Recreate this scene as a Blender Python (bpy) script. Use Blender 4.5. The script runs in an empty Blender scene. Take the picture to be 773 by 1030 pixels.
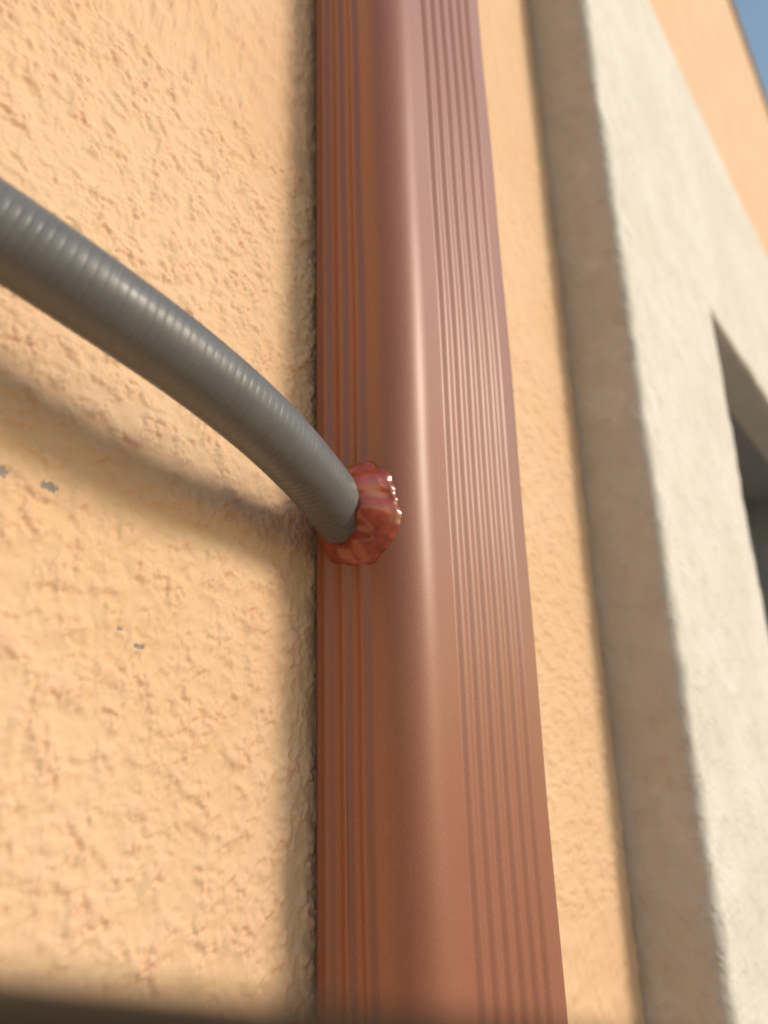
import bpy, bmesh, math, numpy as np
from mathutils import Vector, Matrix, noise
Z0=1.5; D0=0.3
sc=bpy.context.scene
def W(x,yd,z): return Vector((x,-D0+yd,Z0+z))   # design coords (from eye point) -> world

def new_mat(name):
    m=bpy.data.materials.new(name); m.use_nodes=True
    nt=m.node_tree; b=nt.nodes['Principled BSDF']
    return m,nt,b
def N(nt,t,**k):
    n=nt.nodes.new(t)
    for a,v in k.items():
        if a.startswith('i_'): n.inputs[a[2:].replace('_',' ')].default_value=v
        else: setattr(n,a,v)
    return n
def noise_n(nt,co,scale,detail=3,rough=.5,dist=0):
    n=N(nt,'ShaderNodeTexNoise'); n.inputs['Scale'].default_value=scale; n.inputs['Detail'].default_value=detail
    n.inputs['Roughness'].default_value=rough; n.inputs['Distortion'].default_value=dist
    nt.links.new(co,n.inputs['Vector']); return n.outputs['Fac']
def mr(nt,v,a,b,c,d,smooth=True):
    n=N(nt,'ShaderNodeMapRange'); n.interpolation_type='SMOOTHSTEP' if smooth else 'LINEAR'
    for i,x in zip(('From Min','From Max','To Min','To Max'),(a,b,c,d)): n.inputs[i].default_value=x
    nt.links.new(v,n.inputs['Value']); return n.outputs['Result']
def ma(nt,op,a,b):
    n=N(nt,'ShaderNodeMath',operation=op)
    for i,x in enumerate((a,b)):
        if isinstance(x,(int,float)): n.inputs[i].default_value=x
        else: nt.links.new(x,n.inputs[i])
    return n.outputs[0]
def mixc(nt,f,a,b):
    n=N(nt,'ShaderNodeMix',data_type='RGBA')
    if isinstance(f,(int,float)): n.inputs[0].default_value=f
    else: nt.links.new(f,n.inputs[0])
    for i,x in ((6,a),(7,b)):
        if isinstance(x,tuple): n.inputs[i].default_value=(*x,1)
        else: nt.links.new(x,n.inputs[i])
    return n.outputs[2]

def stucco(name,c1,c2,c3,scale=1.0,disp=.0022,chips=(),method='DISPLACEMENT',dark_return=False):
    m,nt,b=new_mat(name)
    tc=N(nt,'ShaderNodeNewGeometry'); co=tc.outputs['Position']
    n1=noise_n(nt,co,160*scale,2,.5,.15)
    n2=noise_n(nt,co,55*scale,2,.5,.2)
    n3=noise_n(nt,co,480*scale,2,.6)
    p1=mr(nt,n1,.30,.58,0,1)
    gate=mr(nt,n2,.38,.66,.22,.90)
    h=ma(nt,'MULTIPLY',p1,gate)
    h=ma(nt,'ADD',h,ma(nt,'MULTIPLY',n2,.8))
    h=ma(nt,'ADD',h,ma(nt,'MULTIPLY',n3,.26))
    big=noise_n(nt,co,7,3)
    col=mixc(nt,mr(nt,big,.35,.65,0,1),c1,c2)
    col=mixc(nt,mr(nt,n2,.50,.72,0,.7),col,c3)
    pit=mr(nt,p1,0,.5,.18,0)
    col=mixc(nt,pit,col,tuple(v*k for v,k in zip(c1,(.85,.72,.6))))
    if dark_return:   # surround: darker, greyer colour on the left return, fading out past the arris
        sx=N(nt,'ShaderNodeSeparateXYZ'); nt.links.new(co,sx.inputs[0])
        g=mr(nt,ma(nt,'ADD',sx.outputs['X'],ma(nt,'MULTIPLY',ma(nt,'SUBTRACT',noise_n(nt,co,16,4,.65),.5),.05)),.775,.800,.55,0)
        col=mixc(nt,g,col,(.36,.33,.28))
    if chips:
        edge=noise_n(nt,co,260,2,.6)
        for (p,r) in chips:
            vd=N(nt,'ShaderNodeVectorMath',operation='SUBTRACT'); nt.links.new(co,vd.inputs[0]); vd.inputs[1].default_value=p
            vs=N(nt,'ShaderNodeVectorMath',operation='MULTIPLY'); nt.links.new(vd.outputs[0],vs.inputs[0]); vs.inputs[1].default_value=(.65,.3,1.6)
            ln=N(nt,'ShaderNodeVectorMath',operation='LENGTH'); nt.links.new(vs.outputs[0],ln.inputs[0])
            d=ma(nt,'ADD',ln.outputs['Value'],ma(nt,'MULTIPLY',ma(nt,'SUBTRACT',edge,.5),r*2.6))
            k=mr(nt,d,r*.8,r*1.1,1,0)
            col=mixc(nt,k,col,(.30,.27,.25))
            h=ma(nt,'SUBTRACT',h,ma(nt,'MULTIPLY',k,.4))
    nt.links.new(col,b.inputs['Base Color']); b.inputs['Roughness'].default_value=.75
    b.inputs['Specular IOR Level'].default_value=.35
    if method=='DISPLACEMENT':
        dn=N(nt,'ShaderNodeDisplacement'); dn.inputs['Midlevel'].default_value=.8; dn.inputs['Scale'].default_value=disp
        nt.links.new(h,dn.inputs['Height'])
        nt.links.new(dn.outputs[0],nt.nodes['Material Output'].inputs['Displacement'])
        m.displacement_method='DISPLACEMENT'
    else:
        bp=N(nt,'ShaderNodeBump'); bp.inputs['Distance'].default_value=disp; bp.inputs['Strength'].default_value=1
        nt.links.new(h,bp.inputs['Height']); nt.links.new(bp.outputs[0],b.inputs['Normal'])
    return m

chips=[(tuple(W(.1635,.3,.1165)),.0034),(tuple(W(.141,.3,.118)),.0042),(tuple(W(.2146,.3,.053)),.0018),(tuple(W(.205,.3,.060)),.0013)]
M_wall=stucco('peach_stucco',(.74,.495,.300),(.77,.535,.340),(.77,.485,.320),1,.0022,chips)
M_wh=stucco('pale_stucco',(.70,.67,.61),(.76,.73,.69),(.66,.62,.56),.8,.0012,(),'BUMP',True)

def link(name,me,mats,parent=None,smooth=True):
    o=bpy.data.objects.new(name,me); sc.collection.objects.link(o)
    for m in mats: me.materials.append(m)
    if smooth: me.polygons.foreach_set('use_smooth',[True]*len(me.polygons))
    if parent: o.parent=parent
    return o
def empty(name,loc=(0,0,0)):
    e=bpy.data.objects.new(name,None); sc.collection.objects.link(e); return e
def grid_mesh(name,P,keep=None):
    a,b,_=P.shape
    idx=np.arange(a*b).reshape(a,b)
    q=np.stack([idx[:-1,:-1],idx[1:,:-1],idx[1:,1:],idx[:-1,1:]],-1)
    if keep is not None: q=q[keep]
    q=q.reshape(-1,4)
    me=bpy.data.meshes.new(name)
    me.vertices.add(a*b); me.vertices.foreach_set('co',P.reshape(-1))
    me.loops.add(q.size); me.loops.foreach_set('vertex_index',q.reshape(-1).astype(np.int32))
    me.polygons.add(len(q)); me.polygons.foreach_set('loop_start',np.arange(0,q.size,4,dtype=np.int32))
    me.update(calc_edges=True); me.validate(); return me
def box(name,lo,hi,mat,parent=None,bev=0.0):
    bm=bmesh.new(); bmesh.ops.create_cube(bm,size=1)
    for v in bm.verts:
        v.co=Vector([lo[i]+(v.co[i]+.5)*(hi[i]-lo[i]) for i in range(3)])
    if bev: bmesh.ops.bevel(bm,geom=bm.edges[:],offset=bev,segments=3,affect='EDGES')
    me=bpy.data.meshes.new(name); bm.to_mesh(me); bm.free()
    return link(name,me,[mat],parent,False)

# ---------------- building
bld=empty('stucco_building')
def axis(marks):
    out=[]
    for (a,b,s) in marks:
        n=max(1,int(round((b-a)/s))); out+=list(np.linspace(a,b,n,endpoint=False))
    out.append(marks[-1][1]); return np.array(out)
OX0,OX1=1.235,2.435; OZ0,OZ1=Z0-.75,Z0+.709
ROOF=Z0+3.94
xs=axis([(-4,-.2,.1),(-.2,.08,.01),(.08,.36,.0007),(.36,.8,.0025),(.8,OX0,.02),(OX0,OX1,.04),(OX1,9,.08)])
zs=axis([(0,OZ0,.08),(OZ0,Z0-.3,.03),(Z0-.3,Z0-.13,.003),(Z0-.13,Z0+.39,.0008),(Z0+.39,OZ1,.003),(OZ1,Z0+1.4,.02),(Z0+1.4,ROOF,.06)])
X,Z=np.meshgrid(xs,zs,indexing='ij')
P=np.stack([X,np.zeros_like(X),Z],-1)
cx=(xs[:-1]+xs[1:])/2; cz=(zs[:-1]+zs[1:])/2
CX,CZ=np.meshgrid(cx,cz,indexing='ij')
keep=~((CX>OX0)&(CX<OX1)&(CZ>OZ0)&(CZ<OZ1))
link('wall',grid_mesh('wall',P,keep),[M_wall],bld)
def simple(name,c,rough=.7,metal=0,var=.12,ns=20):
    m,nt,b=new_mat(name); tc=N(nt,'ShaderNodeNewGeometry')
    f=noise_n(nt,tc.outputs['Position'],ns,5,.6)
    col=mixc(nt,f,tuple(v*(1-var) for v in c),tuple(min(1,v*(1+var)) for v in c))
    nt.links.new(col,b.inputs['Base Color']); b.inputs['Roughness'].default_value=rough; b.inputs['Metallic'].default_value=metal
    return m
M_plain=simple('peach_render',(.74,.51,.31),.85)
M_grey=simple('grey_mortar',(.34,.35,.36),.85)
M_frame=simple('window_frame_paint',(.30,.30,.31),.4)
M_cap=simple('coping_concrete',(.42,.38,.34),.8)
box('side_and_back_walls',(-4,.26,0),(9,7,ROOF-.01),M_plain,bld)
box('wall_end_left',(-4.02,.004,0),(-4.0,.26,ROOF-.01),M_plain,bld)
box('wall_end_right',(9.0,.004,0),(9.02,.26,ROOF-.01),M_plain,bld)
box('parapet_coping',(-4.04,-.02,ROOF),(9.04,7.04,ROOF+.05),M_cap,bld,.006)
t=.02
box('reveal_left',(OX0-t,.006,OZ0),(OX0,.24,OZ1),M_grey,bld)
box('reveal_right',(OX1,.006,OZ0),(OX1+t,.24,OZ1),M_grey,bld)
box('reveal_top',(OX0-t,.006,OZ1),(OX1+t,.24,OZ1+t),M_grey,bld)
box('reveal_sill',(OX0-t,.006,OZ0-t),(OX1+t,.24,OZ0),M_grey,bld)
fr=.06
box('window_frame_top',(OX0,.13,OZ1-fr),(OX1,.18,OZ1),M_frame,bld,.004)
box('window_frame_bottom',(OX0,.13,OZ0),(OX1,.18,OZ0+fr),M_frame,bld,.004)
for nm,xx in (('window_frame_left',OX0),('window_mullion',(OX0+OX1)/2-fr/2),('window_frame_right',OX1-fr)):
    box(nm,(xx,.132,OZ0+fr),(xx+fr,.178,OZ1-fr),M_frame,bld,.004)
mg,nt,b=new_mat('window_glass'); b.inputs['Base Color'].default_value=(.03,.04,.05,1); b.inputs['Roughness'].default_value=.05
box('window_glass',(OX0+.01,.15,OZ0+.01),(OX1-.01,.156,OZ1-.01),mg,bld)

# surround: one hand-finished plaster frame (union of bars, softened)
SX0=.7755; PR=-.078; SZ1=Z0+1.358; SZ0=OZ0-.35
bm=bmesh.new()
for lo,hi in (((SX0,PR,SZ0),(OX0,.012,SZ1)),((OX1,PR,SZ0),(OX1+.46,.012,SZ1)),
              ((SX0+.01,PR,OZ1),(OX1+.45,.012,SZ1)),((SX0+.01,PR,SZ0),(OX1+.45,.012,OZ0))):
    g=bmesh.ops.create_cube(bm,size=1)
    for v in g['verts']: v.co=Vector([lo[i]+(v.co[i]+.5)*(hi[i]-lo[i]) for i in range(3)])
me=bpy.data.meshes.new('window_surround'); bm.to_mesh(me); bm.free()
so_=link('window_surround',me,[M_wh],bld)
md=so_.modifiers.new('r','REMESH'); md.mode='VOXEL'; md.voxel_size=.0075; md.use_smooth_shade=True
md=so_.modifiers.new('s','SMOOTH'); md.iterations=4; md.factor=.5
for nm,sz,stg in (('w1',.12,.006),('w2',.03,.0028)):
    tx=bpy.data.textures.new(nm,'CLOUDS'); tx.noise_scale=sz
    md=so_.modifiers.new(nm,'DISPLACE'); md.texture=tx; md.strength=stg; md.mid_level=.5; md.texture_coords='LOCAL'

# ---------------- ground
me=bpy.data.meshes.new('ground'); s=300
me.from_pydata([(-s,-s,0),(s,-s,0),(s,s,0),(-s,s,0)],[],[(0,1,2,3)])
mgd,nt,b=new_mat('paving')
tc=N(nt,'ShaderNodeNewGeometry'); br=N(nt,'ShaderNodeTexBrick'); nt.links.new(tc.outputs['Position'],br.inputs['Vector'])
br.inputs['Scale'].default_value=1.6; br.inputs['Mortar Size'].default_value=.01
br.inputs['Color1'].default_value=(.40,.32,.24,1); br.inputs['Color2'].default_value=(.34,.27,.21,1); br.inputs['Mortar'].default_value=(.16,.14,.12,1)
nz=noise_n(nt,tc.outputs['Position'],9,4,.7)
nt.links.new(mixc(nt,mr(nt,nz,.4,.7,0,.5),br.outputs['Color'],(.30,.24,.18)),b.inputs['Base Color']); b.inputs['Roughness'].default_value=.85
link('ground',me,[mgd],None,False)

# ---------------- downspout
pipe=empty('downspout')
mp,nt,b=new_mat('red_brown_paint')
tc=N(nt,'ShaderNodeNewGeometry'); co=tc.outputs['Position']
sp=noise_n(nt,co,1400,1,.6); lg=noise_n(nt,co,12,3,.6)
c=mixc(nt,lg,(.275,.086,.044),(.315,.102,.053))
c=mixc(nt,mr(nt,sp,.52,.72,0,.4),c,(.44,.19,.12))
nt.links.new(c,b.inputs['Base Color'])
nt.links.new(mr(nt,lg,.3,.7,.50,.58),b.inputs['Roughness'])
b.inputs['Metallic'].default_value=.05; b.inputs['Specular IOR Level'].default_value=.5
b.inputs['Coat Weight'].default_value=.8; b.inputs['Coat IOR'].default_value=1.55; b.inputs['Coat Roughness'].default_value=.40
bp=N(nt,'ShaderNodeBump'); bp.inputs['Strength'].default_value=.25; bp.inputs['Distance'].default_value=.0004
nt.links.new(noise_n(nt,co,1000,1,.6),bp.inputs['Height']); nt.links.new(bp.outputs[0],b.inputs['Normal'])
px0,px1=.328,.480; pyf=-.075; pyb=-.004; rl=.024; r=.018; rb=.010
prof=[]
def add_face(p0,dirv,nrm,L,ribs,h=.0019,w=.0046):
    n=int(L/.0005)
    for i in range(n+1):
        s_=L*i/n; o=0
        for c0 in ribs:
            d=abs(s_-c0)/w
            if d<1: o+=h*(.5+.5*math.cos(math.pi*d))**.8
        prof.append((p0[0]+dirv[0]*s_+nrm[0]*o,p0[1]+dirv[1]*s_+nrm[1]*o))
def add_arc(cx_,cy_,a0,a1,r):
    for i in range(1,16):
        a=math.radians(a0+(a1-a0)*i/16); prof.append((cx_+r*math.cos(a),cy_+r*math.sin(a)))
Ls=(pyb-.004)-(pyf+rl)
add_face((px0,pyb-.004),(0,-1),(-1,0),Ls,[.0075+.0132*i for i in range(3)],h=.0023,w=.0054)
add_arc(px0+rl,pyf+rl,180,270,rl)
x_s=px0+rl; Lf=(px1-r)-x_s
add_face((x_s,pyf),(1,0),(0,-1),Lf,[.022+.0142*i for i in range(6)],h=.0027,w=.0062)
add_arc(px1-r,pyf+r,270,360,r)
Lr=(pyb-rb)-(pyf+r)
add_face((px1,pyf+r),(0,1),(1,0),Lr,[.010+.0132*i for i in range(3)])
add_arc(px1-rb,pyb-rb,0,90,rb)
add_face((px1-rb,pyb),(-1,0),(0,1),(px1-rb)-(px0+.003),[])
prof=np.array(prof); prof=np.vstack([prof,prof[:1]])
zz=np.concatenate([np.linspace(.12,Z0-.3,12),np.linspace(Z0-.28,Z0+.7,120),np.linspace(Z0+.8,ROOF-.1,20)])
Pp=np.zeros((len(prof),len(zz),3))
for j,z in enumerate(zz):
    wob=.0005*math.sin(z*9+1)+.0003*math.sin(z*31)
    Pp[:,j,0]=prof[:,0]; Pp[:,j,1]=prof[:,1]+wob*(prof[:,1]<-.03); Pp[:,j,2]=z
link('pipe_body',grid_mesh('pipe_body',Pp),[mp],pipe)
for zb in (.5,2.9,4.6):
    box('pipe_bracket',(px0-.006,pyf-.006,zb),(px1+.006,pyf-.0035,zb+.03),mp,pipe,.001)
    box('bracket_side_left',(px0-.006,pyf-.0035,zb),(px0-.0035,.01,zb+.03),mp,pipe)
    box('bracket_side_right',(px1+.0035,pyf-.0035,zb),(px1+.006,.01,zb+.03),mp,pipe)
box('outlet_collar',(px0-.01,pyf-.01,.06),(px1+.01,-.003,.13),mp,pipe,.006)

# ---------------- conduit
def catmull(pts,n):
    out=[]
    P_=[pts[0]*2-pts[1]]+pts+[pts[-1]*2-pts[-2]]
    for i in range(1,len(P_)-2):
        a,b_,c_,d=P_[i-1:i+3]
        for k in range(n):
            t=k/n
            out.append(.5*((2*b_)+(c_-a)*t+(2*a-5*b_+4*c_-d)*t*t+(3*b_-a-3*c_+d)*t**3))
    out.append(pts[-1]); return out
pts=[W(-.62,.33,.02),W(-.60,.285,.03),W(-.52,.262,.07),W(-.35,.262,.15),W(-.15,.268,.20),W(.0,.268,.212),W(.055,.262,.205),W(.105,.253,.191),W(.140,.246,.1795),W(.190,.2435,.1672),W(.2374,.247,.156),W(.280,.257,.1475),W(.3135,.266,.1385),W(.334,.272,.131)]
path=catmull(pts,60)
L=[0]
for i in range(1,len(path)): L.append(L[-1]+(path[i]-path[i-1]).length)
st=.0003; n=int(L[-1]/st); Lq=np.linspace(0,L[-1],n)
pa=np.array([list(p) for p in path]); C=np.stack([np.interp(Lq,L,pa[:,i]) for i in range(3)],-1)
for _ in range(3):
    k=33; ker=np.ones(k)/k
    Cp=np.pad(C,((k//2,k//2),(0,0)),mode='reflect',reflect_type='odd'); C=np.stack([np.convolve(Cp[:,i],ker,'valid') for i in range(3)],-1)
T=np.gradient(C,axis=0); T/=np.linalg.norm(T,axis=1)[:,None]
up=np.array([0,0,1.]); S=np.cross(T,up); S/=np.linalg.norm(S,axis=1)[:,None]; U=np.cross(S,T)
na=64; ang=np.linspace(0,2*math.pi,na+1)
R=.0168
A,B=np.meshgrid(Lq,ang,indexing='ij')
ph=(A/.0042+B/(2*math.pi))%1.0
groove=np.exp(-((ph-.5)/.06)**2)
rng=np.random.RandomState(3)
gx=np.arange(0,L[-1]+.01,.0013); gr=rng.normal(0,1,len(gx)); g2=rng.normal(0,1,len(gx))
jit=np.interp(Lq,gx,gr)[:,None]*(.6+.4*np.sin(B+Lq[:,None]*60))+np.interp(Lq,gx,g2)[:,None]*np.cos(2*B+Lq[:,None]*130)*.6
gd=np.interp(Lq,np.arange(0,L[-1]+.02,.006),rng.uniform(.5,1.4,len(np.arange(0,L[-1]+.02,.006))))[:,None]
rad=R+.00003*np.cos(2*math.pi*ph)-.00020*groove*gd+.00003*jit
Pc=C[:,None,:]+rad[...,None]*(np.cos(B)[...,None]*S[:,None,:]+np.sin(B)[...,None]*U[:,None,:])
Pc=Pc[:,::-1]
mc,nt,b=new_mat('grey_conduit_pvc')
tc=N(nt,'ShaderNodeNewGeometry'); co=tc.outputs['Position']
f=noise_n(nt,co,60,4,.65); f2=noise_n(nt,co,700,2,.6)
c=mixc(nt,f,(.118,.122,.130),(.155,.158,.163)); c=mixc(nt,mr(nt,f2,.58,.8,0,.35),c,(.30,.29,.27))
nt.links.new(c,b.inputs['Base Color']); nt.links.new(mr(nt,f,.3,.7,.32,.44),b.inputs['Roughness'])
con=empty('flexible_conduit')
link('conduit_tube',grid_mesh('conduit_tube',Pc),[mc],con)

# ---------------- sealant blob
ms,nt,b=new_mat('red_brown_sealant')
tc=N(nt,'ShaderNodeNewGeometry'); co=tc.outputs['Position']
f=noise_n(nt,co,120,3,.6)
nt.links.new(mixc(nt,mr(nt,f,.35,.65,0,1),(.24,.038,.018),(.32,.056,.027)),b.inputs['Base Color']); b.inputs['Roughness'].default_value=.22
b.inputs['Coat Weight'].default_value=.5; b.inputs['Coat Roughness'].default_value=.07
ci=W(.328,.2695,.1365); cof=W(.328,.2625,.1372)
nr,nth=90,260
Ps=np.zeros((nr+1,nth+1,3))
def bump(y,z,cy,cz,rad,h):
    d=math.hypot(y-cy,z-cz)/rad
    return h*(1-d*d)**2 if d<1 else 0
lumps=[(-.016,.010,.012,.0045),(-.019,-.006,.010,.0040),(-.004,.021,.011,.0030),(-.010,-.021,.012,.0030),(.006,-.026,.010,.0022),(.012,.016,.010,.0030),(-.024,.004,.007,-.0022),(-.014,-.015,.007,-.0020)]
for j in range(nth+1):
    th=2*math.pi*j/nth
    ct,st_=math.cos(th),math.sin(th)
    n1=noise.noise(Vector((ct*1.3,st_*1.3,3.2))); n2=noise.noise(Vector((ct*2.6,st_*2.6,9.1))); n3=noise.noise(Vector((ct*6,st_*6,2.1)))
    low=max(0,-st_)
    for i in range(nr+1):
        t=i/nr
        Ro=.0285+.0024*n1+(.0026*n2+.0016*n3)*max(0,1-t*2.5)+.0036*low
        rr=Ro*(1-t)+.010*t
        cy=cof.y*(1-t)+ci.y*t; cz2=cof.z*(1-t)+ci.z*t
        lip=.0026*min(1,(t/.05))**.5
        hh=.0118*(1-.65*low)
        dome=hh*math.sin(min(1,t/.66)*math.pi/2)**1.5
        yy,zz_=-ct*rr,st_*rr
        hgt=lip+dome
        for L_ in lumps: hgt+=bump(yy,zz_,*L_)*min(1,t*6)
        p3=Vector((yy*110,zz_*110,7.))
        hgt+=.0016*noise.noise(p3)*min(1,t*5)
        Ps[i,j]=(cof.x+.0004-hgt,cy+yy,cz2+zz_)
for i in range(nr+1):
    for j in range(nth+1):
        yy=Ps[i,j,1]; e=(pyf+rl)-yy
        if e>0: Ps[i,j,0]+=rl-math.sqrt(max(0,rl*rl-min(e,rl)**2))
link('sealant_blob',grid_mesh('sealant_blob',Ps),[ms],con)

# ---------------- handrail below the camera position
mh,nt,b=new_mat('black_metal_paint'); b.inputs['Base Color'].default_value=(.02,.018,.017,1); b.inputs['Roughness'].default_value=.5
hr=empty('handrail')
def tube(name,a,b_,rad,mat,parent):
    bm=bmesh.new(); d=b_-a
    bmesh.ops.create_cone(bm,cap_ends=True,segments=32,radius1=rad,radius2=rad,depth=d.length)
    bmesh.ops.transform(bm,matrix=Matrix.Translation((a+b_)/2)@d.to_track_quat('Z','Y').to_matrix().to_4x4(),verts=bm.verts)
    me=bpy.data.meshes.new(name); bm.to_mesh(me); bm.free()
    o=link(name,me,[mat],parent); return o
a=W(.036,.066,-.0240); d=W(.0604,.036,-.0290)-a
p1=a-d*7.75; p2=a+d*28
tube('rail',p1,p2,.009,mh,hr)
for i,k in enumerate((16,27.5)):
    q=a+d*k; tube('post_%d'%i,Vector((q.x,q.y,0)),q,.008,mh,hr)
tube('wall_flange',p1,p1+d.normalized()*.012,.025,mh,hr)

# ---------------- light
s=Vector((.40,-1,.50)).normalized()
sl=bpy.data.lights.new('sun','SUN'); sl.energy=2.35; sl.angle=math.radians(16); sl.color=(1,.86,.70)
so=bpy.data.objects.new('sun',sl); so.rotation_mode='QUATERNION'; so.rotation_quaternion=s.to_track_quat('Z','Y'); so.location=(0,-5,8); sc.collection.objects.link(so)
w=bpy.data.worlds.new('World'); sc.world=w; w.use_nodes=True; nt=w.node_tree
sk=nt.nodes.new('ShaderNodeTexSky'); sk.sky_type='NISHITA'; sk.sun_disc=False
sk.air_density=2.0; sk.dust_density=.8; sk.ozone_density=2.0
sk.sun_elevation=math.asin(s.z); sk.sun_rotation=math.atan2(s.x,s.y)
nt.links.new(sk.outputs[0],nt.nodes['Background'].inputs['Color']); nt.nodes['Background'].inputs['Strength'].default_value=.15

# ---------------- camera
al,pi_,ro=map(math.radians,(36.5,18,1.68))
h=Vector((math.cos(al),math.sin(al),0)); rr_=Vector((math.sin(al),-math.cos(al),0)); zv=Vector((0,0,1))
F=h*math.cos(pi_)+zv*math.sin(pi_); U0=-h*math.sin(pi_)+zv*math.cos(pi_)
Rc=rr_*math.cos(ro)-U0*math.sin(ro); Uc=U0*math.cos(ro)+rr_*math.sin(ro)
cd=bpy.data.cameras.new('camera'); co_=bpy.data.objects.new('camera',cd); sc.collection.objects.link(co_)
M=Matrix((Rc,Uc,-F)).transposed().to_4x4(); M.translation=(0,-D0,Z0); co_.matrix_world=M
cd.sensor_fit='VERTICAL'; cd.sensor_height=36; cd.lens=27.05; cd.clip_start=.005; cd.clip_end=1000
cd.dof.use_dof=True; cd.dof.focus_distance=.41; cd.dof.aperture_fstop=4.8
sc.camera=co_
sc.view_settings.view_transform='Standard'; sc.view_settings.look='None'; sc.view_settings.exposure=0
